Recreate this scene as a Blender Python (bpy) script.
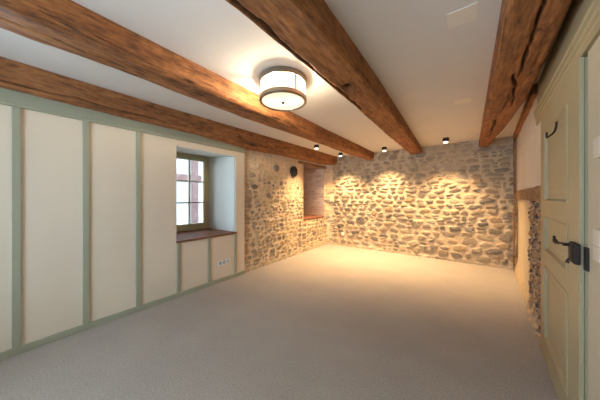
import bpy, bmesh, math, random
import numpy as np
from mathutils import Vector, Matrix

C = bpy.context.scene.collection
for o in list(bpy.data.objects):
    bpy.data.objects.remove(o)

# ------------------------------------------------------------------ camera
H = 2.30                      # ceiling height
cam_data = bpy.data.cameras.new('camera')
cam = bpy.data.objects.new('camera', cam_data)
C.objects.link(cam)
cam_data.sensor_width = 36.0
cam_data.lens = 220.0 / 600.0 * 36.0
cam_data.shift_y = -3.0 / 600.0
cam_data.clip_start = 0.05
cam.location = (0, 0, 1.25)
cam.rotation_euler = (math.radians(90), 0, math.radians(36.2))
bpy.context.scene.camera = cam

# ------------------------------------------------------------------ light
vs = bpy.context.scene.view_settings
vs.view_transform = 'Standard'
vs.look = 'None'
vs.exposure = 0.92
vs.gamma = 1.0
vs.use_curve_mapping = False

world = bpy.data.worlds.new('overcast_sky')
bpy.context.scene.world = world
world.use_nodes = True
bg = world.node_tree.nodes['Background']
bg.inputs['Color'].default_value = (0.74, 0.87, 1.0, 1)
bg.inputs['Strength'].default_value = 5.5

def area(name, loc, rot, sx, sy, power, col):
    l = bpy.data.lights.new(name, 'AREA')
    l.shape = 'RECTANGLE'; l.size = sx; l.size_y = sy
    l.energy = power; l.color = col
    o = bpy.data.objects.new(name, l); C.objects.link(o)
    o.location = loc; o.rotation_euler = rot
    return o
# daylight entering by the windows beside and behind the camera
area('side_window_daylight', (-3.30, -1.00, 1.36), (math.radians(90), 0, math.radians(-90)), 1.0, 0.95, 80, (0.58, 0.77, 1.0))
area('rear_window_daylight', (-1.35, -2.18, 1.45), (math.radians(90), 0, 0), 1.65, 1.15, 37, (0.56, 0.75, 1.0))
SPOT_POWER = 158
SPOT_COL = (1.0, 0.66, 0.34)
LAMP_STRENGTH = 0.42
LAMP_COL = (1.0, 0.82, 0.60)
LAMP_POINT = 27

# ------------------------------------------------------------------ noise helpers
def vnoise(x, y, seed=0):
    xi = np.floor(x).astype(np.int64); yi = np.floor(y).astype(np.int64)
    xf = x - xi; yf = y - yi
    u = xf*xf*(3-2*xf); v = yf*yf*(3-2*yf)
    def hsh(a, b):
        n = (a*374761393 + b*668265263 + seed*974711) & 0x7fffffff
        n = ((n ^ (n >> 13))*1274126177) & 0x7fffffff
        return ((n ^ (n >> 16)) & 0xffff)/65535.0
    return (hsh(xi, yi)*(1-u)+hsh(xi+1, yi)*u)*(1-v)+(hsh(xi, yi+1)*(1-u)+hsh(xi+1, yi+1)*u)*v
def fbm(x, y, seed=0, octv=4):
    s = 0; a = 0.5; t = 0
    for k in range(octv):
        s = s + a*vnoise(x*2**k+17.3*k, y*2**k+5.1*k, seed+k); t += a; a *= 0.5
    return s/t - 0.5

# ------------------------------------------------------------------ materials
def mat(name, col, rough=0.6, metal=0.0, var=0.0, vscale=3.0, bump=0.0, bscale=60.0, emit=None, estr=0.0, bdist=0.01):
    m = bpy.data.materials.new(name); m.use_nodes = True
    nt = m.node_tree; b = nt.nodes['Principled BSDF']
    b.inputs['Base Color'].default_value = (*col, 1)
    b.inputs['Roughness'].default_value = rough
    b.inputs['Metallic'].default_value = metal
    tc = nt.nodes.new('ShaderNodeTexCoord')
    if var > 0:
        n = nt.nodes.new('ShaderNodeTexNoise'); n.inputs['Scale'].default_value = vscale; n.inputs['Detail'].default_value = 5
        nt.links.new(tc.outputs['Object'], n.inputs['Vector'])
        r = nt.nodes.new('ShaderNodeValToRGB')
        r.color_ramp.elements[0].position = 0.3; r.color_ramp.elements[1].position = 0.7
        r.color_ramp.elements[0].color = (*[c*(1-var) for c in col], 1)
        r.color_ramp.elements[1].color = (*[min(1, c*(1+var)) for c in col], 1)
        nt.links.new(n.outputs['Fac'], r.inputs['Fac']); nt.links.new(r.outputs['Color'], b.inputs['Base Color'])
    if bump > 0:
        n = nt.nodes.new('ShaderNodeTexNoise'); n.inputs['Scale'].default_value = bscale; n.inputs['Detail'].default_value = 4
        nt.links.new(tc.outputs['Object'], n.inputs['Vector'])
        bp = nt.nodes.new('ShaderNodeBump'); bp.inputs['Strength'].default_value = bump; bp.inputs['Distance'].default_value = bdist
        nt.links.new(n.outputs['Fac'], bp.inputs['Height']); nt.links.new(bp.outputs['Normal'], b.inputs['Normal'])
    if emit:
        b.inputs['Emission Color'].default_value = (*emit, 1); b.inputs['Emission Strength'].default_value = estr
    return m

def wood_mat(name, dark, mid, light, stretch=(6.0, 0.95, 6.0), rough=0.75, attr=True, bump=0.6):
    m = bpy.data.materials.new(name); m.use_nodes = True
    nt = m.node_tree; b = nt.nodes['Principled BSDF']; b.inputs['Roughness'].default_value = rough
    tc = nt.nodes.new('ShaderNodeTexCoord')
    mp = nt.nodes.new('ShaderNodeMapping'); mp.inputs['Scale'].default_value = stretch
    nt.links.new(tc.outputs['Object'], mp.inputs['Vector'])
    n1 = nt.nodes.new('ShaderNodeTexNoise'); n1.inputs['Scale'].default_value = 1.6; n1.inputs['Detail'].default_value = 8; n1.inputs['Roughness'].default_value = 0.68; n1.inputs['Distortion'].default_value = 0.8
    nt.links.new(mp.outputs['Vector'], n1.inputs['Vector'])
    n2 = nt.nodes.new('ShaderNodeTexNoise'); n2.inputs['Scale'].default_value = 9; n2.inputs['Detail'].default_value = 6; n2.inputs['Roughness'].default_value = 0.75
    nt.links.new(mp.outputs['Vector'], n2.inputs['Vector'])
    n3 = nt.nodes.new('ShaderNodeTexNoise'); n3.inputs['Scale'].default_value = 13; n3.inputs['Detail'].default_value = 5
    nt.links.new(tc.outputs['Object'], n3.inputs['Vector'])
    a = nt.nodes.new('ShaderNodeMath'); a.operation = 'MULTIPLY_ADD'; a.inputs[1].default_value = 0.45
    nt.links.new(n2.outputs['Fac'], a.inputs[0]); 
    s = nt.nodes.new('ShaderNodeMath'); s.operation = 'MULTIPLY'; s.inputs[1].default_value = 0.40
    nt.links.new(n1.outputs['Fac'], s.inputs[0]); nt.links.new(s.outputs[0], a.inputs[2])
    a2 = nt.nodes.new('ShaderNodeMath'); a2.operation = 'MULTIPLY_ADD'; a2.inputs[1].default_value = 0.15
    nt.links.new(n3.outputs['Fac'], a2.inputs[0]); nt.links.new(a.outputs[0], a2.inputs[2])
    r = nt.nodes.new('ShaderNodeValToRGB')
    e = r.color_ramp.elements
    e[0].position = 0.375; e[0].color = (*dark, 1); e[1].position = 0.62; e[1].color = (*light, 1)
    k = e.new(0.49); k.color = (*mid, 1)
    nt.links.new(a2.outputs[0], r.inputs['Fac'])
    out = r.outputs['Color']
    if attr:
        at = nt.nodes.new('ShaderNodeVertexColor'); at.layer_name = 'tint'
        mx = nt.nodes.new('ShaderNodeMix'); mx.data_type = 'RGBA'; mx.blend_type = 'MULTIPLY'; mx.inputs[0].default_value = 1
        nt.links.new(out, mx.inputs[6]); nt.links.new(at.outputs['Color'], mx.inputs[7]); out = mx.outputs[2]
    nt.links.new(out, b.inputs['Base Color'])
    bp = nt.nodes.new('ShaderNodeBump'); bp.inputs['Strength'].default_value = bump; bp.inputs['Distance'].default_value = 0.012
    nt.links.new(a2.outputs[0], bp.inputs['Height']); nt.links.new(bp.outputs['Normal'], b.inputs['Normal'])
    return m

def attr_mat(name, rough=0.9, bump=0.6, bscale=45, bdist=0.012, nvar=0.25):
    m = bpy.data.materials.new(name); m.use_nodes = True
    nt = m.node_tree; b = nt.nodes['Principled BSDF']; b.inputs['Roughness'].default_value = rough
    b.inputs['Specular IOR Level'].default_value = 0.2
    at = nt.nodes.new('ShaderNodeVertexColor'); at.layer_name = 'tint'
    tc = nt.nodes.new('ShaderNodeTexCoord')
    n = nt.nodes.new('ShaderNodeTexNoise'); n.inputs['Scale'].default_value = bscale; n.inputs['Detail'].default_value = 6; n.inputs['Roughness'].default_value = 0.65
    nt.links.new(tc.outputs['Object'], n.inputs['Vector'])
    mr = nt.nodes.new('ShaderNodeMapRange'); mr.inputs[1].default_value = 0.3; mr.inputs[2].default_value = 0.7
    mr.inputs[3].default_value = 1-nvar; mr.inputs[4].default_value = 1+nvar
    nt.links.new(n.outputs['Fac'], mr.inputs[0])
    mx = nt.nodes.new('ShaderNodeVectorMath'); mx.operation = 'SCALE'
    nt.links.new(at.outputs['Color'], mx.inputs[0]); nt.links.new(mr.outputs[0], mx.inputs['Scale'])
    nt.links.new(mx.outputs[0], b.inputs['Base Color'])
    bp = nt.nodes.new('ShaderNodeBump'); bp.inputs['Strength'].default_value = bump; bp.inputs['Distance'].default_value = bdist
    nt.links.new(n.outputs['Fac'], bp.inputs['Height']); nt.links.new(bp.outputs['Normal'], b.inputs['Normal'])
    return m

M = {}
M['plaster'] = mat('ceiling_plaster', (0.70, 0.665, 0.62), 0.9, bump=0.08, bscale=25, var=0.02)
M['panel'] = mat('cream_paint', (0.72, 0.625, 0.485), 0.55, bump=0.05, bscale=18, var=0.02)
M['sage'] = mat('sage_paint', (0.34, 0.345, 0.245), 0.5, bump=0.05, bscale=20, var=0.03)
M['sage_door'] = mat('sage_door_paint', (0.33, 0.27, 0.15), 0.5, bump=0.10, bscale=14, var=0.04)
M['rightpanel'] = mat('pale_sage_wall_paint', (0.44, 0.37, 0.25), 0.55, bump=0.05, bscale=18, var=0.02)
M['reveal'] = mat('pale_reveal_plaster', (0.68, 0.69, 0.64), 0.8, bump=0.08, bscale=20)
M['winframe'] = mat('olive_window_paint', (0.50, 0.43, 0.25), 0.5, var=0.05)
M['muntin'] = mat('grey_muntin_paint', (0.42, 0.41, 0.34), 0.5)
M['beam'] = wood_mat('old_oak_beam', (0.065, 0.025, 0.010), (0.26, 0.098, 0.029), (0.49, 0.20, 0.062))
M['timber'] = wood_mat('pale_timber', (0.09, 0.045, 0.02), (0.22, 0.125, 0.06), (0.36, 0.22, 0.12))
M['sill'] = wood_mat('polished_sill_wood', (0.09, 0.028, 0.014), (0.21, 0.075, 0.035), (0.34, 0.14, 0.07), stretch=(9, 1.0, 9), rough=0.5, attr=False, bump=0.12)
M['stone'] = attr_mat('rubble_stone')
M['roughplaster'] = attr_mat('rough_lime_plaster', bump=0.35, bscale=30, nvar=0.08)
M['black'] = mat('black_metal', (0.014, 0.012, 0.011), 0.45, 0.6)
M['blackmatte'] = mat('black_powder_coat', (0.012, 0.012, 0.012), 0.6)
M['iron'] = mat('dark_forged_iron', (0.022, 0.013, 0.008), 0.8, 0.1, bump=0.3, bscale=60)
M['rust'] = mat('worn_brown_iron', (0.16, 0.09, 0.045), 0.6, 0.4, var=0.3, vscale=30)
M['bronze'] = mat('brushed_nickel_bronze', (0.30, 0.25, 0.19), 0.38, 0.85)
M['vent'] = mat('dark_grey_cover', (0.022, 0.020, 0.017), 0.9, var=0.2, vscale=8)
M['white'] = mat('white_plastic', (0.88, 0.88, 0.88), 0.35)
M['switch'] = mat('ivory_switch_plastic', (0.54, 0.47, 0.37), 0.5)
M['socketdark'] = mat('grey_socket_insert', (0.42, 0.42, 0.42), 0.5)
def opal(name, transp, estr, tcol):
    m = bpy.data.materials.new(name); m.use_nodes = True
    nt = m.node_tree; nt.nodes.clear()
    out = nt.nodes.new('ShaderNodeOutputMaterial')
    tr = nt.nodes.new('ShaderNodeBsdfTransparent'); tl = nt.nodes.new('ShaderNodeBsdfTranslucent'); tl.inputs[0].default_value = (*tcol, 1)
    mx = nt.nodes.new('ShaderNodeMixShader'); mx.inputs[0].default_value = 1-transp
    nt.links.new(tr.outputs[0], mx.inputs[1]); nt.links.new(tl.outputs[0], mx.inputs[2])
    em = nt.nodes.new('ShaderNodeEmission'); em.inputs[0].default_value = (*LAMP_COL, 1); em.inputs[1].default_value = estr
    ad = nt.nodes.new('ShaderNodeAddShader'); nt.links.new(mx.outputs[0], ad.inputs[0]); nt.links.new(em.outputs[0], ad.inputs[1])
    nt.links.new(ad.outputs[0], out.inputs[0])
    return m
M['lampglass'] = opal('opal_glass', 0.38, LAMP_STRENGTH, (0.05, 0.046, 0.038))
M['lampdisc'] = opal('opal_diffuser', 0.0, 0.46, (0.012, 0.011, 0.009))
M['spotglass'] = mat('lit_frosted_glass', (0.9, 0.9, 0.85), 0.3, emit=(1.0, 0.86, 0.66), estr=1.5)
M['panelplate'] = mat('access_panel_paint', (0.76, 0.71, 0.62), 0.5)
M['facade'] = mat('neighbour_render', (0.27, 0.27, 0.28), 0.9, var=0.12, vscale=2)
M['redtimber'] = mat('reddish_half_timber', (0.10, 0.055, 0.05), 0.8, var=0.4, vscale=6)
M['dkglass'] = mat('neighbour_glass', (0.10, 0.13, 0.15), 0.15)
M['cobble'] = mat('courtyard_gravel', (0.45, 0.44, 0.42), 0.9, var=0.15, vscale=9)
M['brick'] = None

def carpet():
    m = bpy.data.materials.new('beige_carpet'); m.use_nodes = True
    nt = m.node_tree; b = nt.nodes['Principled BSDF']; b.inputs['Roughness'].default_value = 0.95
    b.inputs['Specular IOR Level'].default_value = 0.1
    b.inputs['Sheen Weight'].default_value = 0.15
    tc = nt.nodes.new('ShaderNodeTexCoord')
    n = nt.nodes.new('ShaderNodeTexNoise'); n.inputs['Scale'].default_value = 105; n.inputs['Detail'].default_value = 6; n.inputs['Roughness'].default_value = 0.7
    n2 = nt.nodes.new('ShaderNodeTexNoise'); n2.inputs['Scale'].default_value = 2.2; n2.inputs['Detail'].default_value = 6; n2.inputs['Roughness'].default_value = 0.65
    for k in (n, n2): nt.links.new(tc.outputs['Object'], k.inputs['Vector'])
    ma = nt.nodes.new('ShaderNodeMath'); ma.operation = 'MULTIPLY_ADD'; ma.inputs[1].default_value = 0.83
    nt.links.new(n.outputs['Fac'], ma.inputs[0])
    mb = nt.nodes.new('ShaderNodeMath'); mb.operation = 'MULTIPLY'; mb.inputs[1].default_value = 0.17
    nt.links.new(n2.outputs['Fac'], mb.inputs[0]); nt.links.new(mb.outputs[0], ma.inputs[2])
    r = nt.nodes.new('ShaderNodeValToRGB')
    r.color_ramp.elements[0].position = 0.34; r.color_ramp.elements[0].color = (0.25, 0.215, 0.18, 1)
    r.color_ramp.elements[1].position = 0.66; r.color_ramp.elements[1].color = (0.475, 0.418, 0.355, 1)
    nt.links.new(ma.outputs[0], r.inputs['Fac']); nt.links.new(r.outputs['Color'], b.inputs['Base Color'])
    bp = nt.nodes.new('ShaderNodeBump'); bp.inputs['Strength'].default_value = 0.45; bp.inputs['Distance'].default_value = 0.006
    nt.links.new(n.outputs['Fac'], bp.inputs['Height']); nt.links.new(bp.outputs['Normal'], b.inputs['Normal'])
    return m
M['carpet'] = carpet()

def brick():
    m = bpy.data.materials.new('pinkish_brick'); m.use_nodes = True
    nt = m.node_tree; b = nt.nodes['Principled BSDF']; b.inputs['Roughness'].default_value = 0.9
    tc = nt.nodes.new('ShaderNodeTexCoord')
    sp = nt.nodes.new('ShaderNodeSeparateXYZ'); cb = nt.nodes.new('ShaderNodeCombineXYZ')
    nt.links.new(tc.outputs['Object'], sp.inputs[0])
    ad = nt.nodes.new('ShaderNodeMath'); ad.operation = 'ADD'
    nt.links.new(sp.outputs[0], ad.inputs[0]); nt.links.new(sp.outputs[1], ad.inputs[1])
    nt.links.new(ad.outputs[0], cb.inputs[0]); nt.links.new(sp.outputs[2], cb.inputs[1])
    br = nt.nodes.new('ShaderNodeTexBrick')
    br.inputs['Color1'].default_value = (0.54, 0.37, 0.27, 1); br.inputs['Color2'].default_value = (0.66, 0.52, 0.41, 1)
    br.inputs['Mortar'].default_value = (0.62, 0.51, 0.40, 1)
    br.inputs['Scale'].default_value = 1.0; br.inputs['Brick Width'].default_value = 0.25; br.inputs['Row Height'].default_value = 0.068
    br.inputs['Mortar Size'].default_value = 0.010; br.inputs['Mortar Smooth'].default_value = 0.6
    nt.links.new(cb.outputs[0], br.inputs['Vector'])
    n = nt.nodes.new('ShaderNodeTexNoise'); n.inputs['Scale'].default_value = 8; n.inputs['Detail'].default_value = 6
    nt.links.new(tc.outputs['Object'], n.inputs['Vector'])
    mx = nt.nodes.new('ShaderNodeMix'); mx.data_type = 'RGBA'; mx.blend_type = 'OVERLAY'; mx.inputs[0].default_value = 0.35
    nt.links.new(br.outputs['Color'], mx.inputs[6]); nt.links.new(n.outputs['Fac'], mx.inputs[7])
    nt.links.new(mx.outputs[2], b.inputs['Base Color'])
    bp = nt.nodes.new('ShaderNodeBump'); bp.inputs['Strength'].default_value = 0.5; bp.inputs['Distance'].default_value = 0.012; bp.invert = True
    nt.links.new(br.outputs['Fac'], bp.inputs['Height']); nt.links.new(bp.outputs['Normal'], b.inputs['Normal'])
    return m
M['brick'] = brick()

def glass():
    m = bpy.data.materials.new('window_glass'); m.use_nodes = True
    nt = m.node_tree; nt.nodes.clear()
    out = nt.nodes.new('ShaderNodeOutputMaterial')
    t = nt.nodes.new('ShaderNodeBsdfTransparent'); t.inputs[0].default_value = (0.93, 0.96, 0.97, 1)
    g = nt.nodes.new('ShaderNodeBsdfGlossy'); g.inputs['Roughness'].default_value = 0.02
    f = nt.nodes.new('ShaderNodeFresnel'); f.inputs[0].default_value = 1.45
    mx = nt.nodes.new('ShaderNodeMixShader')
    nt.links.new(f.outputs[0], mx.inputs[0]); nt.links.new(t.outputs[0], mx.inputs[1]); nt.links.new(g.outputs[0], mx.inputs[2])
    nt.links.new(mx.outputs[0], out.inputs[0])
    return m
M['glass'] = glass()

# ------------------------------------------------------------------ mesh helpers
def link(name, bm, m, parent=None, smooth=False, matrix=None):
    me = bpy.data.meshes.new(name)
    if matrix is not None: bm.transform(matrix)
    bmesh.ops.recalc_face_normals(bm, faces=bm.faces)
    bm.to_mesh(me); bm.free()
    me.materials.append(m)
    o = bpy.data.objects.new(name, me); C.objects.link(o)
    if smooth:
        for p in me.polygons: p.use_smooth = True
        try: me.set_sharp_from_angle(angle=math.radians(40))
        except Exception: pass
    if parent: o.parent = parent
    return o
def box(bm, x0, x1, y0, y1, z0, z1, bev=0.0):
    t = bmesh.new()
    vs_ = [t.verts.new((x, y, z)) for x in (x0, x1) for y in (y0, y1) for z in (z0, z1)]
    for f in ((0,1,3,2),(4,6,7,5),(0,4,5,1),(2,3,7,6),(0,2,6,4),(1,5,7,3)): t.faces.new([vs_[i] for i in f])
    bmesh.ops.recalc_face_normals(t, faces=t.faces)
    if bev > 0: bmesh.ops.bevel(t, geom=list(t.edges), offset=bev, segments=2, profile=0.5, affect='EDGES')
    merge(bm, t)
def merge(bm, t):
    me = bpy.data.meshes.new('tmp'); t.to_mesh(me); t.free(); bm.from_mesh(me); bpy.data.meshes.remove(me)
def prism(bm, pts, axis, a, b):
    """extrude a polygon of 2D points along an axis between a and b"""
    def mk(p, q):
        if axis == 'Y': return (p[0], q, p[1])
        if axis == 'X': return (q, p[0], p[1])
        return (p[0], p[1], q)
    A = [bm.verts.new(mk(p, a)) for p in pts]; B = [bm.verts.new(mk(p, b)) for p in pts]
    n = len(pts)
    bm.faces.new(A); bm.faces.new(B[::-1])
    for i in range(n): bm.faces.new((A[i], A[(i+1) % n], B[(i+1) % n], B[i]))
def lathe(bm, prof, cx, cy, seg=48, cap=True):
    """prof: list of (r,z); open profile spun about the vertical axis through cx,cy"""
    rings = []
    for r, z in prof:
        if r < 1e-5: rings.append([bm.verts.new((cx, cy, z))])
        else: rings.append([bm.verts.new((cx+r*math.cos(2*math.pi*k/seg), cy+r*math.sin(2*math.pi*k/seg), z)) for k in range(seg)])
    for a, b in zip(rings, rings[1:]):
        for k in range(seg):
            k2 = (k+1) % seg
            if len(a) == 1 and len(b) == 1: continue
            if len(a) == 1: bm.faces.new((a[0], b[k2], b[k]))
            elif len(b) == 1: bm.faces.new((a[k], a[k2], b[0]))
            else: bm.faces.new((a[k], a[k2], b[k2], b[k]))
def tube(bm, pts, radii, seg=10):
    pts = [Vector(p) for p in pts]; rings = []
    for i, p in enumerate(pts):
        d = (pts[min(i+1, len(pts)-1)] - pts[max(i-1, 0)]).normalized()
        up = Vector((0, 0, 1)) if abs(d.z) < 0.9 else Vector((1, 0, 0))
        a = d.cross(up).normalized(); b = d.cross(a).normalized()
        r = radii[i] if isinstance(radii, (list, tuple)) else radii
        rings.append([bm.verts.new(p + a*r*math.cos(2*math.pi*k/seg) + b*r*math.sin(2*math.pi*k/seg)) for k in range(seg)])
    for A, B in zip(rings, rings[1:]):
        for k in range(seg): bm.faces.new((A[k], A[(k+1) % seg], B[(k+1) % seg], B[k]))
    bm.faces.new(rings[0][::-1]); bm.faces.new(rings[-1])
def spline(pts, n=6):
    P = [Vector(p) for p in pts]; P = [2*P[0]-P[1]] + P + [2*P[-1]-P[-2]]; out = []
    for i in range(1, len(P)-2):
        for k in range(n):
            t = k/n; a, b, c, d = P[i-1], P[i], P[i+1], P[i+2]
            out.append(0.5*((2*b)+(c-a)*t+(2*a-5*b+4*c-d)*t*t+(3*b-a-3*c+d)*t**3))
    out.append(P[-2]); return out
def struct(o): o['kind'] = 'structure'; return o
def thing(o, label, cat, group=None):
    o['label'] = label; o['category'] = cat
    if group: o['group'] = group
    return o
def empty(name, loc):
    o = bpy.data.objects.new(name, None); C.objects.link(o); o.location = loc; o.empty_display_size = 0.1
    return o
def gridmesh(name, V, nu, nv, col, m, keep=None, parent=None, smooth=True):
    """V: (nu*nv,3) array, faces between neighbours unless masked by keep (nu-1,nv-1)"""
    i, j = np.meshgrid(np.arange(nu-1), np.arange(nv-1), indexing='ij')
    a = i*nv+j
    F = np.stack([a, a+nv, a+nv+1, a+1], -1)
    if keep is not None: F = F[keep]
    F = F.reshape(-1, 4)
    me = bpy.data.meshes.new(name)
    me.from_pydata(V.tolist(), [], F.tolist())
    ca = me.color_attributes.new('tint', 'FLOAT_COLOR', 'POINT')
    c4 = np.ones((len(V), 4), np.float32); c4[:, :3] = col
    ca.data.foreach_set('color', c4.ravel())
    me.materials.append(m)
    if smooth: me.polygons.foreach_set('use_smooth', [True]*len(me.polygons))
    me.update()
    o = bpy.data.objects.new(name, me); C.objects.link(o)
    if parent: o.parent = parent
    return o

# ------------------------------------------------------------------ floor, ceiling, outer shell
Y0, Y1 = -2.1, 5.22
bm = bmesh.new(); box(bm, -3.9, 1.1, Y0-0.2, 5.6, -0.12, 0.0)
floor = struct(link('floor', bm, M['carpet']))
bm = bmesh.new(); box(bm, -3.9, 1.1, Y0-0.2, 5.6, H, H+0.15)
struct(link('ceiling', bm, M['plaster']))

WX = -2.86
# panelled part of the left wall with a deep splayed window recess
RY0, RY1, RXB = 1.30, 2.20, -3.62
bm = bmesh.new()
box(bm, -3.85, WX, Y0, -1.60, 0, H); box(bm, -3.85, WX, -0.40, RY0, 0, H)
box(bm, -3.85, WX, -1.60, -0.40, 0, 0.675); box(bm, -3.85, WX, -1.60, -0.40, 1.93, H)
box(bm, -3.85, WX, RY1, 2.37, 0, H)
box(bm, -3.85, WX, RY0, RY1, 0, 0.675)
prism(bm, [(WX, 1.895), (WX, H), (-3.85, H), (-3.85, 1.97), (RXB, 1.97)], 'Y', RY0, RY1)
wl = struct(link('wall_left', bm, M['panel']))
# pale lining of the recess (plastered reveals)
bm = bmesh.new()
t_ = 0.012
box(bm, RXB, WX-0.02, RY1-t_, RY1, 0.70, 1.93)
box(bm, RXB, WX-0.02, RY0, RY0+t_, 0.70, 1.93)
prism(bm, [(WX-0.02, 1.886), (WX-0.02, 1.897), (RXB, 1.969), (RXB, 1.957)], 'Y', RY0, RY1)
r_ = link('reveal_lining', bm, M['reveal'], wl)

# sage battens, base rail and cornice on the cream panels
def batten(y, z0, z1, w=0.045):
    b = bmesh.new(); box(b, WX, WX+0.015, y-w/2, y+w/2, z0, z1, 0.002)
    return link('batten', b, M['sage'], wl)
for y in (-1.93, -0.33, 0.08, 0.482, 0.90): batten(y, 0.05, 1.965)
for y in (-1.57, -1.13, -0.73): batten(y, 0.05, 0.665)
batten(1.325, 0.05, 0.665, 0.04); batten(1.74, 0.05, 0.665, 0.04); batten(2.185, 0.05, 0.665, 0.035)
bm = bmesh.new(); box(bm, WX, WX+0.022, Y0, 2.37, 0, 0.055, 0.003)
struct(link('baseboard_left', bm, M['sage']))
bm = bmesh.new()
prism(bm, [(WX, 1.965), (WX+0.018, 1.965), (WX+0.018, 1.985), (WX+0.026, 1.995), (WX+0.026, 2.12), (WX, 2.12)], 'Y', Y0, 2.37)
struct(link('trim_1', bm, M['sage']))

# ------------------------------------------------------------------ windows
def window(nm, X, y0, y1, z0, z1, cols, rows, glass_y0, glass_y1, glass_z0, glass_z1):
    b = bmesh.new()
    xo, xi = X-0.07, X
    box(b, xo, xi, y0, glass_y0-0.035, z0, z1); box(b, xo, xi, glass_y1+0.035, y1, z0, z1)
    box(b, xo, xi, glass_y0-0.035, glass_y1+0.035, z0, glass_z0-0.04); box(b, xo, xi, glass_y0-0.035, glass_y1+0.035, glass_z1+0.04, z1)
    root = struct(link(nm, b, M['winframe']))
    b = bmesh.new()   # the casement, set proud of the frame
    box(b, xi-0.04, xi+0.015, glass_y0-0.045, glass_y0, glass_z0-0.05, glass_z1+0.045, 0.004)
    box(b, xi-0.04, xi+0.015, glass_y1, glass_y1+0.045, glass_z0-0.05, glass_z1+0.045, 0.004)
    box(b, xi-0.04, xi+0.015, glass_y0, glass_y1, glass_z0-0.05, glass_z0, 0.004)
    box(b, xi-0.04, xi+0.015, glass_y0, glass_y1, glass_z1, glass_z1+0.045, 0.004)
    link('casement', b, M['winframe'], root)
    for k in range(1, cols):
        y = glass_y0+(glass_y1-glass_y0)*k/cols
        b = bmesh.new(); box(b, xi-0.035, xi+0.008, y-0.012, y+0.012, glass_z0, glass_z1); link('muntin', b, M['muntin'], root)
    for k in range(1, rows):
        z = glass_z0+(glass_z1-glass_z0)*k/rows
        b = bmesh.new(); box(b, xi-0.033, xi+0.006, glass_y0, glass_y1, z-0.010, z+0.010); link('muntin', b, M['muntin'], root)
    b = bmesh.new(); box(b, xi-0.018, xi-0.014, glass_y0, glass_y1, glass_z0, glass_z1); link('glass_pane', b, M['glass'], root)
    return root
w1 = window('window_1', -3.60, RY0, RY1, 0.70, 1.97, 3, 3, 1.355, 2.09, 0.806, 1.859)
bm = bmesh.new()
prism(bm, [(RY0+0.002, -3.60), (RY1-0.002, -3.60), (RY1-0.002, WX), (RY1+0.0, WX+0.004), (RY1+0.0, WX+0.03), (RY0-0.0, WX+0.03), (RY0-0.0, WX+0.004), (RY0+0.002, WX)][::-1], 'Z', 0.675, 0.702)
for v in bm.verts: v.co = Vector((v.co.y, v.co.x, v.co.z))
bmesh.ops.bevel(bm, geom=[e for e in bm.edges if all(v.co.x > WX+0.02 for v in e.verts)], offset=0.005, segments=2, profile=0.5, affect='EDGES')
link('window_sill', bm, M['sill'], w1)

# ------------------------------------------------------------------ rubble stone walls
def stones(u, v, L, Hh, seed, rh=(0.085, 0.145), rw=(0.12, 0.30), warp=0.032):
    rnd = random.Random(seed)
    cs = []
    z = -0.05
    while z < Hh+0.1:
        h_ = rnd.uniform(*rh); x = -0.2-rnd.random()*0.2
        while x < L+0.2:
            w_ = rnd.uniform(*rw)
            if rnd.random() < 0.22:   # small stones, two in one course
                w_ *= 0.55
                cs.append((x+w_/2, z+h_*0.27+rnd.uniform(-.01, .01), w_*0.5, h_*0.27, rnd.random(), rnd.random()))
                cs.append((x+w_/2+rnd.uniform(-.02, .02), z+h_*0.76, w_*0.5, h_*0.27, rnd.random(), rnd.random()))
            elif rnd.random() < 0.08:
                cs.append((x+w_/2, z+h_*0.75, w_*0.55, h_*0.85, rnd.random(), rnd.random()))
            else:
                cs.append((x+w_/2, z+h_/2+rnd.uniform(-.018, .018), w_*0.5, h_*0.5*rnd.uniform(.85, 1.1), rnd.random(), rnd.random()))
            x += w_
        z += h_*0.97
    cs = np.array(cs)
    wu = u + warp*2*fbm(u*9, v*9, seed+3, 3); wv = v + warp*1.6*fbm(u*11, v*11, seed+9, 3)
    F1 = np.full(u.shape, 9.0); F2 = F1.copy(); idx = np.zeros(u.shape, int)
    for k, c in enumerate(cs):
        rot = (c[4]-0.5)*0.5
        m_ = (np.abs(wu-c[0]) < 0.4) & (np.abs(wv-c[1]) < 0.25)
        if not m_.any(): continue
        dx = wu[m_]-c[0]; dy = wv[m_]-c[1]
        x_ = (dx*math.cos(rot)+dy*math.sin(rot))/c[2]; y_ = (-dx*math.sin(rot)+dy*math.cos(rot))/c[3]
        d = (np.abs(x_)**3.0+np.abs(y_)**3.0)**(1/3.0)
        f1 = F1[m_]; f2 = F2[m_]; ii = idx[m_]
        nw = d < f1
        f2 = np.where(nw, f1, np.minimum(f2, d)); ii = np.where(nw, k, ii); f1 = np.where(nw, d, f1)
        F1[m_] = f1; F2[m_] = f2; idx[m_] = ii
    return F1, F2, cs[idx, 4], cs[idx, 5]

def sstep(a, b, x):
    t = np.clip((x-a)/(b-a), 0, 1); return t*t*(3-2*t)

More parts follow.
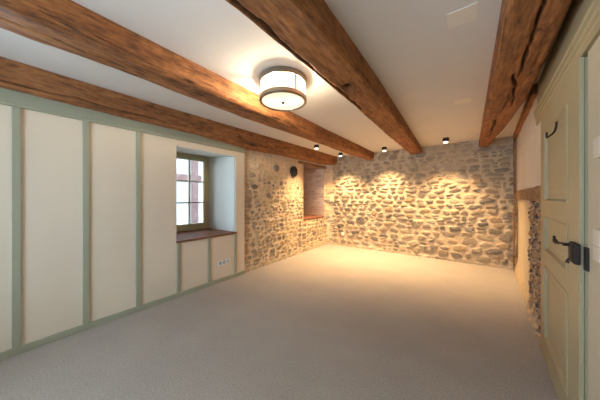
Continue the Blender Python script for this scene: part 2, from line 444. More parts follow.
PAL = 0.80*np.array([(0.38, 0.315, 0.24), (0.30, 0.26, 0.205), (0.46, 0.37, 0.26), (0.52, 0.42, 0.29), (0.42, 0.33, 0.235), (0.23, 0.205, 0.175), (0.50, 0.36, 0.22), (0.37, 0.32, 0.255)])
def stone_field(u, v, L, Hh, seed, relief=0.03, cover=None, **kw):
    F1, F2, r1, r2 = stones(u, v, L, Hh, seed, **kw)
    edge = fbm(u*25, v*25, seed+31, 3)*0.38
    size = 0.70+0.22*r2
    mask = sstep(0.0, 0.22, (size-F1)+edge*0.7) * sstep(0.02, 0.16, F2-F1+edge*0.3)
    if cover is not None: mask = mask*cover
    dome = np.clip(1-F1*0.7, 0, 1)
    hgt = relief*(mask*(0.55+0.55*r1)*(0.7+0.5*dome))
    hgt = hgt + 0.007*fbm(u*18, v*18, seed+5, 4) + mask*0.010*fbm(u*30, v*30, seed+6, 3) + 0.022*fbm(u*2.2, v*2.2, seed+7, 3)
    sc = PAL[(r2*977 % 1*len(PAL)).astype(int) % len(PAL)]
    sc = sc*(0.85+0.6*(fbm(u*20, v*20, seed+12, 4)[..., None]+0.25))
    mort = np.array((0.60, 0.475, 0.325))*(1+0.40*fbm(u*5, v*5, seed+14, 5)[..., None])
    cm = sstep(0.15, 0.75, mask)[..., None]
    return hgt, sc*cm+mort*(1-cm)

# wall_back : u = X+2.95, v = z
res = 0.0115
def back_wall():
    L = 3.80; nu = int(L/res); nv = int(H/res)+1
    U, V = np.meshgrid(np.linspace(0, L, nu), np.linspace(0, H, nv), indexing='ij')
    cover = 1-0.35*sstep(1.55, 2.0, V+0.3*fbm(U*1.5, V*1.5, 77, 3))
    # a few missing/over-plastered areas
    cover = cover*(1-0.4*sstep(0.12, 0.2, fbm(U*2.4, V*2.4, 50, 3)))
    hgt, col = stone_field(U, V, L, H, 11, relief=0.030, cover=cover)
    # greyer courses and a flatter, darker mortar tone towards the top
    g = sstep(1.72, 2.0, V+0.12*fbm(U*3, V*3, 8, 3))[..., None]
    grey = col.mean(-1, keepdims=True)*np.array((1.0, 0.93, 0.85))*0.80
    col = col*(1-0.15*g)+grey*0.15*g
    hz = sstep(1.5, 1.8, V+0.12*fbm(U*3, V*3, 8, 3))[..., None]*0.35
    col = col*(1-hz)+np.array((0.40, 0.325, 0.235))*hz
    # foot of the wall smeared with mortar
    ft = sstep(0.14, 0.02, V+0.08*fbm(U*4, V*4, 5, 3))
    hgt = hgt*(1-0.5*ft)+0.012*ft
    col = col*(1-0.5*ft[..., None])+np.array((0.50, 0.41, 0.29))*0.5*ft[..., None]
    P = np.stack([U-2.98, 5.225-hgt, V], -1).reshape(-1, 3)
    return gridmesh('wall_back', P, nu, nv, np.clip(col, 0.01, 1).reshape(-1, 3), M['stone'])
wb = struct(back_wall())
bm = bmesh.new(); box(bm, -3.85, 1.1, 5.27, 5.55, 0, H)
link('wall_core', bm, M['roughplaster'] if False else M['plaster'], wb)

# stone stretch of the left wall with a second deep window niche
NY0, NY1, NZ0, NZ1 = 4.08, 5.02, 0.725, 2.03
def left_stone():
    ya, yb = 2.37, 5.24; L = yb-ya; nu = int(L/res); nv = int(H/res)+1
    U, V = np.meshgrid(np.linspace(0, L, nu), np.linspace(0, H, nv), indexing='ij')
    Yw = U+ya
    # snap grid lines to the niche edges
    for e in (NY0, NY1):
        k = int(round((e-ya)/L*(nu-1))); U[k, :] = e-ya; Yw[k, :] = e
    for e in (NZ0, NZ1):
        k = int(round(e/H*(nv-1))); V[:, k] = e
    cover = 1-0.60*sstep(1.35, 1.75, V+0.5*fbm(U*1.6, V*1.6, 71, 3))
    cover = cover*(1-0.5*sstep(0.10, 0.18, fbm(U*2.2, V*2.2, 55, 3)))
    cover = cover*0.85
    hgt, col = stone_field(U, V, L, H, 23, relief=0.022, cover=cover, rh=(0.06, 0.115), rw=(0.08, 0.22))
    g = sstep(1.80, 2.05, V+0.15*fbm(U*3, V*3, 18, 3))[..., None]
    grey = col.mean(-1, keepdims=True)*np.array((1.0, 0.92, 0.83))*0.75
    col = col*(1-0.2*g)+grey*0.2*g
    # two lonely large stones in the plastered upper part
    for cy, cz, ry, rz in ((3.15, 1.80, 0.085, 0.075), (2.95, 1.28, 0.07, 0.05), (2.60, 1.42, .08, .05), (3.3, 1.52, .05, .04)):
        d = np.sqrt(((Yw-cy)/ry)**2+((V-cz)/rz)**2)+0.5*fbm(U*14, V*14, 91, 2)
        s = sstep(1.08, 0.85, d)
        hgt = hgt+0.018*s; col = col*(1-s[..., None])+np.array((0.21, 0.18, 0.155))*s[..., None]
    col = col*1.10
    # brick-like closing edge where the panelling ends
    e = sstep(2.52, 2.43, Yw+0.05*fbm(U*6, V*8, 66, 2))
    rows = (np.sin(V*2*math.pi/0.072) > -0.75)
    col = col*(1-0.7*e[..., None])+np.where(rows[..., None], np.array((0.40, 0.25, 0.14)), np.array((0.46, 0.37, 0.26)))*0.7*e[..., None]
    # brick jamb in front of the niche
    e = sstep(3.96, 4.03, Yw+0.03*fbm(U*6, V*8, 67, 2))*sstep(NY0+.02, NY0, Yw)*sstep(0.7, 0.8, V)
    col = col*(1-0.6*e[..., None])+np.where(rows[..., None], np.array((0.47, 0.32, 0.19)), np.array((0.50, 0.40, 0.28)))*0.6*e[..., None]
    ft = sstep(0.20, 0.02, V+0.10*fbm(U*4, V*4, 6, 3))
    hgt = hgt*(1-0.6*ft)+0.015*ft
    col = col*(1-0.6*ft[..., None])+np.array((0.50, 0.41, 0.29))*0.6*ft[..., None]
    corner = 0.20*sstep(5.03, 5.27, Yw)**1.5      # the corner is rounded out
    near = np.maximum(np.maximum(NY0-Yw, Yw-NY1), np.maximum(NZ0-V, V-NZ1))
    hgt = hgt*sstep(0.0, 0.04, near)
    P = np.stack([-2.89+hgt+corner, Yw, V], -1).reshape(-1, 3)
    ym = (Yw[:-1, :-1]+Yw[1:, 1:])/2; zm = (V[:-1, :-1]+V[1:, 1:])/2
    keep = ~((ym > NY0) & (ym < NY1) & (zm > NZ0) & (zm < NZ1))
    return gridmesh('wall_left_stone', P, nu, nv, np.clip(col, 0.01, 1).reshape(-1, 3), M['stone'], keep)
ws = struct(left_stone())
bm = bmesh.new()
box(bm, -3.85, -2.895, 2.37, NY0, 0, H); box(bm, -3.85, -2.895, NY1, 5.27, 0, H)
box(bm, -3.85, -2.895, NY0, NY1, 0, NZ0); box(bm, -3.85, -2.895, NY0, NY1, NZ1, H)
link('wall_core', bm, M['brick'], ws)
window('window_4', -3.20, -1.60, -0.40, 0.675, 1.93, 4, 3, -1.52, -0.48, 0.80, 1.83)
w2 = window('window_2', -3.62, NY0, NY1, NZ0, NZ1, 3, 3, 4.19, 4.91, 0.87, 1.88)
bm = bmesh.new(); box(bm, -3.60, -2.872, NY0+0.002, NY1-0.002, NZ0+0.001, NZ0+0.030, 0.004)
link('window_sill', bm, M['sill'], w2)

# ------------------------------------------------------------------ the right wall: local frame (t along the wall, n into the room, z)
AL = math.atan(0.08)
MW = Matrix(((-math.cos(AL), math.sin(AL), 0, 0.335), (math.sin(AL), math.cos(AL), 0, 0), (0, 0, 1, 0), (0, 0, 0, 1)))   # columns: n, t, z
def right_wall():
    ta, tb = 2.60, 5.26; L = tb-ta; nu = int(L/res); nv = int(H/res)+1
    U, V = np.meshgrid(np.linspace(0, L, nu), np.linspace(0, H, nv), indexing='ij')
    T = U+ta
    up = sstep(1.27, 1.29, V)
    hp = 0.010*fbm(U*3, V*3, 61, 4)+0.003*fbm(U*15, V*15, 62, 3)
    cp = np.array((0.62, 0.57, 0.50))*(1+0.12*fbm(U*4, V*4, 63, 4)[..., None])
    # lower: cream lime render far, coarse rubble near the door
    hc = 0.02*fbm(U*3, V*3, 64, 4)+0.006*fbm(U*18, V*18, 65, 3)
    cc = np.array((0.56, 0.46, 0.31))*(1+0.25*fbm(U*6, V*6, 66, 4)[..., None])
    hs, cs_ = stone_field(U, V, L, H, 41, relief=0.035, rh=(0.035, 0.06), rw=(0.05, 0.11), warp=0.014)
    cs_ = cs_*np.array((1.05, 0.84, 0.68))
    mean_ = cs_.mean((0, 1), keepdims=True); cs_ = (mean_+(cs_-mean_)*1.5)*(1+1.5*fbm(U*42, V*42, 80, 3)[..., None]); cs_ = np.clip(cs_, 0.02, 1)
    wgt = sstep(3.50, 3.38, T+0.06*fbm(U*4, V*5, 67, 3))
    foot = sstep(0.30, 0.05, V+0.10*fbm(U*4, V*4, 68, 3)+0.20*sstep(2.95, 2.75, T))
    hl = hc*(1-wgt)+hs*wgt-0.02
    cl = cc*(1-wgt[..., None])+cs_*wgt[..., None]
    cf = np.array((0.50, 0.38, 0.24))*(1+0.5*fbm(U*9, V*9, 69, 4)[..., None])
    cl = cl*(1-0.8*foot[..., None])+cf*0.8*foot[..., None]
    hl = hl*(1-0.5*foot)+(0.035*sstep(0.26, 0.0, V)+0.012*fbm(U*12, V*12, 70, 3))*foot
    hh = hp*up+hl*(1-up)
    col = cp*up[..., None]+cl*(1-up[..., None])
    n = hh
    ca, sa = math.cos(AL), math.sin(AL)
    P = np.stack([0.335-ca*n+sa*T, sa*n+ca*T, V], -1).reshape(-1, 3)
    return gridmesh('wall_right', P, nu, nv, np.clip(col, 0.01, 1).reshape(-1, 3), M['roughplaster'])
wr = struct(right_wall())
bm = bmesh.new(); box(bm, -0.25, -0.035, -2.3, 5.4, 0, H)
link('wall_core', bm, M['plaster'], wr, matrix=MW)
bm = bmesh.new(); box(bm, -0.035, -0.004, -2.3, 1.586, 0, H)
link('painted_boarding', bm, M['rightpanel'], wr, matrix=MW)
bm = bmesh.new(); box(bm, -0.035, 0.0, 2.58, 2.66, 0, 1.94); box(bm, -0.035, -0.012, 1.615, 2.60, 0, H)
link('door_rebate', bm, M['sage_door'], wr, matrix=MW)
# door head: flat board with stepped moulding, running on towards the camera
bm = bmesh.new()
prism(bm, [(-0.03, 1.908), (0.010, 1.908), (0.010, 1.945), (0.015, 1.950), (0.015, 1.975), (0.021, 1.985), (0.021, 2.01), (0.027, 2.02), (0.027, 2.035), (0.004, 2.045), (0.004, 2.285), (-0.03, 2.285)], 'Y', -2.0, 2.93)
struct(link('trim_2', bm, M['sage_door'], matrix=MW))

# wall behind the camera with a wide window
bm = bmesh.new()
box(bm, -2.86, -2.25, Y0-0.25, Y0, 0, H); box(bm, -0.45, 0.5, Y0-0.25, Y0, 0, H)
box(bm, -2.25, -0.45, Y0-0.25, Y0, 0, 0.80); box(bm, -2.25, -0.45, Y0-0.25, Y0, 2.08, H)
struct(link('wall_rear', bm, M['panel']))
bm = bmesh.new()
box(bm, -2.25, -2.19, Y0-0.07, Y0-0.01, 0.80, 2.08); box(bm, -0.51, -0.45, Y0-0.07, Y0-0.01, 0.80, 2.08)
box(bm, -2.19, -0.51, Y0-0.07, Y0-0.01, 0.80, 0.86); box(bm, -2.19, -0.51, Y0-0.07, Y0-0.01, 2.02, 2.08)
box(bm, -1.37, -1.33, Y0-0.06, Y0-0.02, 0.86, 2.02)
w3 = struct(link('window_3', bm, M['winframe']))
bm = bmesh.new(); box(bm, -2.19, -0.51, Y0-0.042, Y0-0.038, 0.86, 2.02); link('glass_pane', bm, M['glass'], w3)

# ------------------------------------------------------------------ ceiling beams
def beam(name, label, x_left, x_right, zb, seed, y0=Y0, y1=5.20, ztop=H, grooves=(), pits=(), amp=0.010, dy=0.02, dx=0.008, cham=0.04):
    """hewn beam: profile runs up the left side, under the bottom and up the right side"""
    ny = int((y1-y0)/dy)+1
    ys = np.linspace(y0, y1, ny)
    xl = np.array([x_left(y) for y in ys]); xr = np.array([x_right(y) for y in ys]); zbv = np.array([zb(y) for y in ys])
    W = float((xr-xl).mean()); D = float((ztop-zbv).mean())
    # normalised profile points
    path = []
    ns = max(4, int(D/0.014)); nb = int(W/dx)
    c = cham
    for k in range(ns): path.append((0.0, k/ns, 0))               # left side, from top down
    for k in range(nb+1): path.append((k/nb, 1.0, 1))             # bottom
    for k in range(ns-1, -1, -1): path.append((1.0, k/ns, 2))
    path = np.array(path)
    S = path[:, 0]; Dn = path[:, 1]
    Yg, Sg = np.meshgrid(ys, S, indexing='ij'); _, Dg = np.meshgrid(ys, Dn, indexing='ij')
    wv = (xr-xl)[:, None]; dv = (ztop-zbv)[:, None]
    X = xl[:, None]+wv*Sg; Z = ztop-dv*Dg
    # rounded arrises
    ex = np.minimum(Sg, 1-Sg)*wv; ez = (1-Dg)*dv
    rad = c*(0.8+1.0*(fbm(Yg*2.0, (Sg > 0.5)*7.0, seed+1, 3)+0.3))
    rad = np.clip(rad, 0.008, 0.09)
    Z = Z+np.where(Dg >= 0.999, rad*(1-np.sqrt(np.clip(1-np.clip(1-ex/rad, 0, 1)**2, 0, 1)))*0.9, 0)
    X = X+np.where(Dg < 0.999, np.where(Sg < 0.5, 1, -1)*rad*(1-np.sqrt(np.clip(1-np.clip(1-ez/rad, 0, 1)**2, 0, 1)))*0.9, 0)
    cum = np.arange(S.size)[None, :]*0.012
    n1 = fbm(Yg*1.6, cum*6+Yg*0, seed+2, 4)*amp*3.0 + fbm(Yg*7, cum*22, seed+3, 4)*amp*1.1
    fade = np.clip(ez/0.04+0*Dg, 0, 1); fade = np.where(Dg < 0.999, 1-np.clip((1-Dg*1.0-0.0)-0.0, 0, 1)**6, 1)
    side = np.where(Dg < 0.999, np.where(Sg < 0.5, -1.0, 1.0), 0.0)
    X = X+side*n1*fade
    bott = (Dg >= 0.999)
    Z = Z-np.where(bott, n1*0.9, 0)
    tint = np.ones(X.shape)
    for pts, width, depth in grooves:
        py = np.array([p[1] for p in pts]); px = np.array([p[0] for p in pts])
        o_ = np.argsort(py); cx = np.interp(Yg, py[o_], px[o_])+0.022*fbm(Yg*11, Yg*0, seed+20, 3)
        wloc = width*(0.6+1.2*np.clip(0.5+fbm(Yg*6, Yg*0+3, seed+21, 3)*1.6, 0, 1))
        inr = ((Yg > py.min()) & (Yg < py.max()))
        taper = np.clip(np.minimum(Yg-py.min(), py.max()-Yg)/0.12, 0, 1)
        s = np.clip(1-np.abs(X-cx)/(wloc*taper+1e-4), 0, 1)**0.6*inr*bott
        Z = Z+s*depth*taper; tint = tint*(1-0.75*np.clip(s*2, 0, 1)*taper)  # besides the carving, shade inside the crack is put into the tint
    for px, py, r, depth in pits:
        ang = fbm(X*40, Yg*40, seed+30, 2)*0.5
        d = np.sqrt(((X-px)/r)**2+((Yg-py)/(r*1.25))**2)+ang
        s = sstep(1.0, 0.55, d)*bott
        Z = Z+s*depth; tint = tint*(1-0.85*s)
        ring = np.exp(-((d-1.5)/0.5)**2)*bott; tint = tint*(1-0.35*ring)
    # a light weathered arris, darker bark flecks
    fleck = sstep(0.20, 0.30, fbm(Yg*5, cum*16, seed+40, 4)); tint = tint*(1-0.55*fleck)
    Z = np.minimum(Z, ztop)
    P = np.stack([X, Yg, Z], -1)
    # end caps: shrink the last rings to a closed end
    nP = S.size
    capc0 = P[0].mean(0); capc1 = P[-1].mean(0)
    first = np.stack([P[0]*0.15+capc0*0.85]); last = []
    pend = P[-1].copy(); 
    r1 = pend*0.93+capc1*0.07; r1[:, 1] += 0.012
    r2 = pend*0.10+capc1*0.90; r2[:, 1] += 0.018
    P = np.concatenate([first, P, r1[None], r2[None]], 0)
    tint = np.concatenate([tint[:1], tint, tint[-1:], tint[-1:]], 0)
    P[..., 2] = np.minimum(P[..., 2], ztop)
    col = np.repeat(tint.reshape(-1, 1), 3, 1)
    o = gridmesh(name, P.reshape(-1, 3), P.shape[0], nP, col, M['beam'])
    thing(o, label, 'beam', 'old timber ceiling beams')
    return o
def lin(*pts):
    xs = [p[0] for p in pts]; ys = [p[1] for p in pts]
    return lambda y: float(np.interp(y, xs, ys))

beam('ceiling_beam', 'dark brown hewn beam lying along the top of the cream panelled wall and over its window recess',
     lin((Y0, -2.90), (5.2, -2.93)), lin((Y0, -2.775), (1.0, -2.775), (2.3, -2.73), (4.4, -2.64), (5.2, -2.62)), lin((Y0, 2.09), (1.5, 2.07), (2.3, 2.04), (3.6, 2.07), (5.2, 2.10)), 101, cham=0.05)
beam('ceiling_beam', 'orange brown hewn beam next to the round ceiling lamp, passing between it and the windows',
     lin((Y0, -1.93), (1.0, -1.97), (3.0, -1.95), (5.2, -1.86)), lin((Y0, -1.67), (3, -1.69), (5.2, -1.65)), lin((Y0, 2.12), (5.2, 2.14)), 202, cham=0.045,
     pits=((-1.86, 3.15, 0.028, 0.03),), grooves=((((-1.80, -0.5), (-1.83, 0.3), (-1.80, 1.2)), 0.004, 0.015), (((-1.76, 1.4), (-1.74, 2.0), (-1.78, 2.9)), 0.004, 0.015)))
beam('ceiling_beam', 'wide hewn middle beam with ragged bark edge and a dark round knot hole',
     lin((Y0, -0.88), (0.9, -0.88), (1.8, -0.86), (5.2, -0.89)), lin((Y0, -0.59), (2, -0.59), (5.2, -0.67)), lin((Y0, 2.13), (5.2, 2.16)), 303, cham=0.03, amp=0.012,
     pits=((-0.745, 1.67, 0.038, 0.05),),
     grooves=((((-0.850, 0.3), (-0.835, 0.8), (-0.845, 1.3), (-0.82, 1.8), (-0.84, 2.3)), 0.010, 0.03),))
beam('ceiling_beam', 'broad cracked beam above the green door with long black splits in its underside',
     lin((Y0, 0.10), (1.5, 0.175), (3.5, 0.225), (5.2, 0.27)), lin((Y0, 0.135), (-0.5, 0.26), (0.5, 0.34), (1.54, 0.42), (2.9, 0.50), (4.1, 0.455), (5.2, 0.40)), lin((Y0, 2.14), (5.2, 2.15)), 404, cham=0.035, dx=0.005,
     grooves=((((0.292, 0.9), (0.30, 1.45), (0.318, 1.60), (0.322, 1.75), (0.333, 1.90), (0.337, 2.05), (0.350, 2.32)), 0.0065, 0.05),
              (((0.302, 2.15), (0.33, 2.35), (0.362, 2.5), (0.385, 2.75), (0.40, 3.0)), 0.0065, 0.05),
              (((0.345, 2.55), (0.35, 2.9), (0.335, 3.3)), 0.005, 0.03),
              (((0.325, 3.35), (0.335, 3.7), (0.345, 4.4)), 0.008, 0.05)),
     pits=((0.335, 1.72, 0.020, 0.01),))

# wooden lintel over the second window, under the first beam
def rough_box(name, x0, x1, y0, y1, z0, z1, m, seed, amp=0.008, cut=0.05, parent=None, matrix=None):
    b = bmesh.new(); box(b, x0, x1, y0, y1, z0, z1)
    for ax, (a, c) in enumerate(((x0, x1), (y0, y1), (z0, z1))):
        n = max(1, int((c-a)/cut))
        for k in range(1, n):
            co = [0, 0, 0]; no = [0, 0, 0]; co[ax] = a+(c-a)*k/n; no[ax] = 1
            bmesh.ops.bisect_plane(b, geom=list(b.verts)+list(b.edges)+list(b.faces), plane_co=co, plane_no=no)
    P = np.array([v.co[:] for v in b.verts])
    dx = fbm(P[:, 1]*9+P[:, 2]*5, P[:, 2]*9+3, seed, 3)*amp*2; dy = fbm(P[:, 0]*9, P[:, 2]*9+P[:, 0]*5, seed+1, 3)*amp*2; dz = fbm(P[:, 0]*9, P[:, 1]*6, seed+2, 3)*amp*2
    for v, a, b_, c in zip(b.verts, dx, dy, dz): v.co += Vector((a, b_, c))
    lay = b.verts.layers.float_color.new('tint')
    for v in b.verts: v[lay] = (1, 1, 1, 1)
    return link(name, b, m, parent, matrix=matrix)
o = rough_box('window_lintel', -3.40, -2.868, 3.88, 5.10, 1.99, 2.045, M['timber'], 7, amp=0.006)
thing(o, 'thin old wooden lintel board over the small brick-sided window niche', 'lintel')
# timber band, corner post and wall plate in the right wall
o = rough_box('wall_timber', -0.04, 0.016, 2.64, 5.12, 1.215, 1.345, M['timber'], 15, amp=0.008, matrix=MW)
thing(o, 'weathered horizontal timber let into the right wall between white plaster and stone', 'timber')
o = rough_box('trim_3', 0.012, 0.035, 5.05, 5.14, 0.0, H, M['timber'], 19, amp=0.012, matrix=MW)
struct(o)
o = rough_box('wall_plate', -0.03, 0.035, 2.94, 5.10, 2.20, H-0.002, M['beam'], 25, amp=0.008, matrix=MW)
thing(o, 'narrow brown timber running along the top of the white plaster beside the ceiling', 'timber')

# ------------------------------------------------------------------ door
def dbox(b, t0, t1, z0, z1, n0, n1, bev=0.0): box(b, n0, n1, t0, t1, z0, z1, bev)
DT0, DT1, DZ0, DZ1 = 1.605, 2.625, 0.012, 1.900
NF = 0.018
door = bmesh.new()
PAN = [(1.80, 2.435, 0.185, 0.735), (1.80, 2.435, 0.845, 1.105), (1.80, 2.435, 1.215, 1.745)]
# backing + stiles + rails
dbox(door, DT0+0.003, DT1-0.003, DZ0+0.003, DZ1-0.003, -0.010, 0.0)
dbox(door, DT0, 1.80, DZ0, DZ1, 0.002, NF); dbox(door, 2.435, DT1, DZ0, DZ1, 0.0, NF)
for z0, z1 in ((DZ0, 0.185), (0.735, 0.845), (1.105, 1.215), (1.745, DZ1)): dbox(door, 1.80, 2.435, z0, z1, -0.010, NF)
d = struct(link('door_1', door, M['sage_door'], matrix=MW))
for t0, t1, z0, z1 in PAN:
    b = bmesh.new()
    # sunk panel with a sloping moulding all round and a raised field
    def ringf(o1, n1, o2, n2):
        A = [(n1, t0+o1, z0+o1), (n1, t1-o1, z0+o1), (n1, t1-o1, z1-o1), (n1, t0+o1, z1-o1)]
        B = [(n2, t0+o2, z0+o2), (n2, t1-o2, z0+o2), (n2, t1-o2, z1-o2), (n2, t0+o2, z1-o2)]
        va = [b.verts.new(p) for p in A]; vb = [b.verts.new(p) for p in B]
        for k in range(4): b.faces.new((va[k], va[(k+1) % 4], vb[(k+1) % 4], vb[k]))
        return vb
    ringf(0, NF+0.003, 0.010, NF+0.006); ringf(0.010, NF+0.006, 0.022, 0.006); ringf(0.022, 0.006, 0.055, 0.005)
    ringf(0, -0.004, 0, NF+0.003)
    vb = ringf(0.055, 0.005, 0.085, 0.011); b.faces.new(vb)
    bmesh.ops.remove_doubles(b, verts=b.verts, dist=0.0005)
    link('door_panel', b, M['sage_door'], d, matrix=MW)
# lock, lever handle, strike, hook
b = bmesh.new(); dbox(b, 1.580, 1.668, 0.935, 1.032, NF, NF+0.018, 0.003); dbox(b, 1.60, 1.612, 0.94, 1.025, NF+0.018, NF+0.022, 0.002)
lock = link('lock_box', b, M['iron'], d, matrix=MW)
b = bmesh.new(); dbox(b, 1.668, 1.705, 0.94, 1.022, NF, NF+0.016, 0.003)
o = link('lock_plate', b, M['rust'], d, matrix=MW); o['label'] = 'worn brown plate beside the black lock box'
b = bmesh.new()
tube(b, [(NF+0.01, 1.68, 1.012), (NF+0.036, 1.68, 1.012)], 0.008)
tube(b, spline([(NF+0.036, 1.655, 1.014), (NF+0.038, 1.70, 1.014), (NF+0.038, 1.76, 1.005), (NF+0.036, 1.83, 0.998), (NF+0.034, 1.885, 1.005), (NF+0.030, 1.925, 1.020)]), [0.006]*6+[0.005]*6+[0.007]*6+[0.010]*6+[0.006]*6+[0.005]*1)
link('door_handle', b, M['iron'], d, smooth=True, matrix=MW)
b = bmesh.new(); tube(b, [(NF+0.010, 1.685, 0.95), (NF+0.020, 1.685, 0.935), (NF+0.022, 1.685, 0.920)], [0.005, 0.005, 0.008])
link('latch_knob', b, M['iron'], d, smooth=True, matrix=MW)
b = bmesh.new(); dbox(b, 1.562, 1.600, 0.915, 1.02, -0.006, 0.006, 0.002)
o = link('strike_box', b, M['iron'], wr, matrix=MW)
b = bmesh.new()
tube(b, spline([(NF+0.004, 2.033, 1.715), (NF+0.006, 2.035, 1.68), (NF+0.014, 2.045, 1.652), (NF+0.030, 2.075, 1.637), (NF+0.034, 2.11, 1.637), (NF+0.032, 2.135, 1.655), (NF+0.03, 2.142, 1.675)]), 0.0055)
link('coat_hook', b, M['iron'], d, smooth=True, matrix=MW)

# ------------------------------------------------------------------ switches and sockets
def plate(name, label, t0, t1, z0, z1, cat, n0=-0.004):
    b = bmesh.new(); dbox(b, t0, t1, z0, z1, n0, n0+0.009, 0.003)
    o = link(name, b, M['switch'], matrix=MW); thing(o, label, cat)
    return o
p = plate('light_switch', 'white double light switch on the pale wall at the height of the door lock', 1.39, 1.475, 0.985, 1.120, 'switch')
for z in (0.992, 1.056):
    b = bmesh.new(); dbox(b, 1.397, 1.468, z, z+0.058, 0.005, 0.008, 0.0015); link('rocker', b, M['switch'], p, matrix=MW)
p = plate('light_switch', 'white square switch plate high on the pale wall beside the upper door panel', 1.385, 1.475, 1.41, 1.495, 'switch')
b = bmesh.new(); dbox(b, 1.395, 1.465, 1.42, 1.485, 0.005, 0.008, 0.0015); link('rocker', b, M['switch'], p, matrix=MW)

b = bmesh.new(); box(b, WX, WX+0.010, 1.875, 2.085, 0.242, 0.315, 0.003)
p = link('power_socket', b, M['white']); thing(p, 'white triple socket strip low on the cream panel under the window sill', 'socket')
for k in range(3):
    b = bmesh.new()
    prof = [(0.0, WX+0.0105), (0.022, WX+0.0105), (0.022, WX+0.013), (0.026, WX+0.013), (0.026, WX+0.009)]
    cy = 1.915+0.065*k
    t2 = bmesh.new(); lathe(t2, [(r, z-WX) for r, z in prof], 0, 0, 20)
    t2.transform(Matrix.Translation((WX, cy, 0.2785)) @ Matrix.Rotation(math.radians(90), 4, 'Y'))
    merge(b, t2)
    link('socket_insert', b, M['socketdark'], p)
b = bmesh.new(); box(b, -2.47, -2.405, 5.165, 5.186, 0.27, 0.345, 0.003)
p = link('power_socket', b, M['white']); thing(p, 'small white socket at the foot of the stone back wall near its left corner', 'socket')
b = bmesh.new(); box(b, -2.455, -2.42, 5.1625, 5.166, 0.288, 0.327, 0.001); link('socket_insert', b, M['white'], p)

# round vent cover in the stone wall
b = bmesh.new()
t2 = bmesh.new(); lathe(t2, [(0.0, 0.012), (0.085, 0.012), (0.092, 0.022), (0.105, 0.024), (0.112, 0.018), (0.112, -0.03)], 0, 0, 40)
t2.transform(Matrix.Translation((-2.862, 3.69, 1.79)) @ Matrix.Rotation(math.radians(90), 4, 'Y') @ Matrix.Diagonal((1.0, 0.95, 1.0, 1)))
merge(b, t2)
o = link('vent_cover', b, M['vent'], smooth=True); thing(o, 'round dark grey flue cover high on the stone wall left of the niche', 'vent')

# ------------------------------------------------------------------ ceiling lamp
LX, LY = -1.285, 1.50
lamp = empty('ceiling_lamp', (LX, LY, H)); thing(lamp, 'lit round drum ceiling lamp with opal glass and two bronze rings', 'lamp')
lamp.matrix_world = Matrix.Translation((LX, LY, H))
RL = 0.203
ZB = 2.098
b = bmesh.new(); lathe(b, [(0.0, 0.0), (RL+0.004, 0.0), (RL+0.006, -0.004), (RL+0.006, -0.040), (RL+0.002, -0.044), (RL-0.012, -0.044), (RL-0.012, -0.01)], 0, 0, 64)
link('top_ring', b, M['bronze'], lamp, smooth=True)
b = bmesh.new(); lathe(b, [(RL-0.004, -0.044), (RL-0.004, -0.168)], 0, 0, 64)
link('glass_shade', b, M['lampglass'], lamp, smooth=True)
b = bmesh.new(); lathe(b, [(RL-0.012, -0.165), (RL+0.004, -0.165), (RL+0.008, -0.170), (RL+0.008, -0.198), (RL+0.002, -0.205), (RL-0.012, -0.205), (RL-0.016, -0.200), (RL-0.016, -0.170)], 0, 0, 64)
link('bottom_ring', b, M['bronze'], lamp, smooth=True)
b = bmesh.new(); lathe(b, [(RL-0.014, -0.196), (RL-0.06, -0.200), (0.0, -0.203)], 0, 0, 64)
link('diffuser', b, M['lampdisc'], lamp, smooth=True)
b = bmesh.new(); lathe(b, [(0.013, -0.200), (0.014, -0.207), (0.009, -0.215), (0.0, -0.218)], 0, 0, 20)
link('finial', b, M['iron'], lamp, smooth=True)
for k in range(3):
    a = math.radians(-19+120*k); b = bmesh.new()
    box(b, RL-0.003, RL+0.003, -0.006, 0.006, -0.166, -0.043)
    link('strap', b, M['bronze'], lamp, matrix=Matrix.Rotation(a, 4, 'Z'))
for dx_, dy_ in ((-0.075, -0.04), (0.075, 0.04)):      # two bulbs inside the drum
    pl = bpy.data.lights.new('bulb_light', 'POINT'); pl.energy = LAMP_POINT; pl.color = LAMP_COL; pl.shadow_soft_size = 0.03
    plo = bpy.data.objects.new('bulb_light', pl); C.objects.link(plo); plo.location = (LX+dx_, LY+dy_, H-0.105)

# ------------------------------------------------------------------ surface downlights
def spot_thing():
    r = empty('ceiling_spotlight', (0, 0, 0))
    b = bmesh.new(); lathe(b, [(0, 0), (0.048, 0), (0.050, -0.002), (0.050, -0.062), (0.047, -0.065), (0.040, -0.065)], 0, 0, 32)
    link('housing', b, M['blackmatte'], r, smooth=True)
    b = bmesh.new(); lathe(b, [(0.037, -0.055), (0.037, -0.080), (0.033, -0.087), (0.0, -0.089)], 0, 0, 32)
    link('lens', b, M['spotglass'], r, smooth=True)
    return r
SP = [(-2.355, 3.78, 'small black ceiling spotlight nearest the vent cover, ahead of the other three', 0.95),
      (-2.32, 4.80, 'small black ceiling spotlight in the far left corner by the niche', 1.0),
      (-1.306, 4.80, 'small black ceiling spotlight between the orange beam end and the middle beam end', 1.05),
      (-0.22, 4.70, 'small black ceiling spotlight between the middle beam and the cracked beam', 1.0)]
proto = spot_thing()
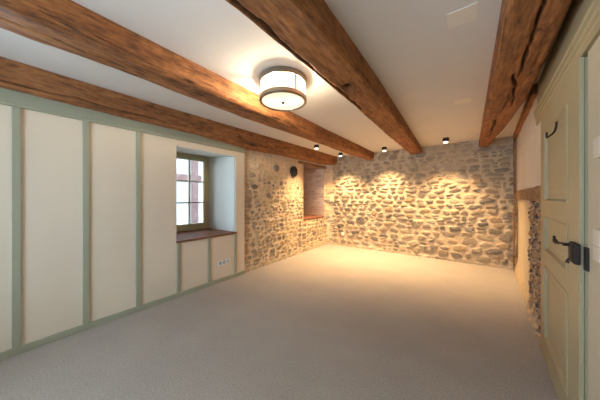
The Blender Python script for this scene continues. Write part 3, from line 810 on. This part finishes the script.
for k, (x, y, lab, pw) in enumerate(SP):
    if k == 0: r = proto
    else:
        r = proto.copy(); C.objects.link(r)
        for ch in proto.children:
            c = ch.copy(); C.objects.link(c); c.parent = r
    r.location = (x, y, H); thing(r, lab, 'spotlight', 'black ceiling spotlights')
    l = bpy.data.lights.new('spot_beam', 'SPOT'); l.energy = SPOT_POWER*pw; l.color = SPOT_COL
    l.spot_size = math.radians(104); l.spot_blend = 0.9; l.shadow_soft_size = 0.035
    lo = bpy.data.objects.new('spot_beam', l); C.objects.link(lo); lo.location = (x, y, H-0.10)

# access panels in the ceiling
for x0, x1, y0, y1, lab in ((-0.066, 0.075, 1.52, 1.66, 'small square ceiling plate nearer the camera, beside the cracked beam'),
                            (-0.055, 0.088, 2.92, 3.07, 'small square ceiling plate farther off, halfway to the stone wall')):
    b = bmesh.new(); box(b, x0, x1, y0, y1, H-0.003, H)
    o = link('ceiling_plate', b, M['panelplate']); thing(o, lab, 'cover plate', 'square ceiling plates')

# ------------------------------------------------------------------ outside the window
bm = bmesh.new(); box(bm, -16, -3.86, -6, 16, -0.35, -0.25)
struct(link('ground', bm, M['cobble']))
b = bmesh.new(); box(b, -8.6, -8.2, 0, 12, -0.25, 5.0)
nb = link('neighbour_house', b, M['facade']); thing(nb, 'white half-timbered house seen through the window panes', 'house')
for y in (1.2, 3.3, 4.40, 5.6, 7.6, 9.3):
    b = bmesh.new(); box(b, -8.2, -8.17, y-0.13, y+0.13, -0.25, 5.0); link('timber_post', b, M['redtimber'], nb)
for z in (1.95, 3.9):
    b = bmesh.new(); box(b, -8.2, -8.165, 0, 12, z-0.13, z+0.13); link('timber_rail', b, M['redtimber'], nb)
for y0, y1 in ((2.2, 3.0), (4.65, 5.3), (6.1, 7.1)):
    b = bmesh.new(); box(b, -8.2, -8.175, y0, y1, 2.3, 3.5); fr = link('house_window', b, M['facade'], nb)
    b = bmesh.new(); box(b, -8.18, -8.165, y0+0.08, y1-0.08, 2.38, 3.42); link('pane', b, M['dkglass'], fr)
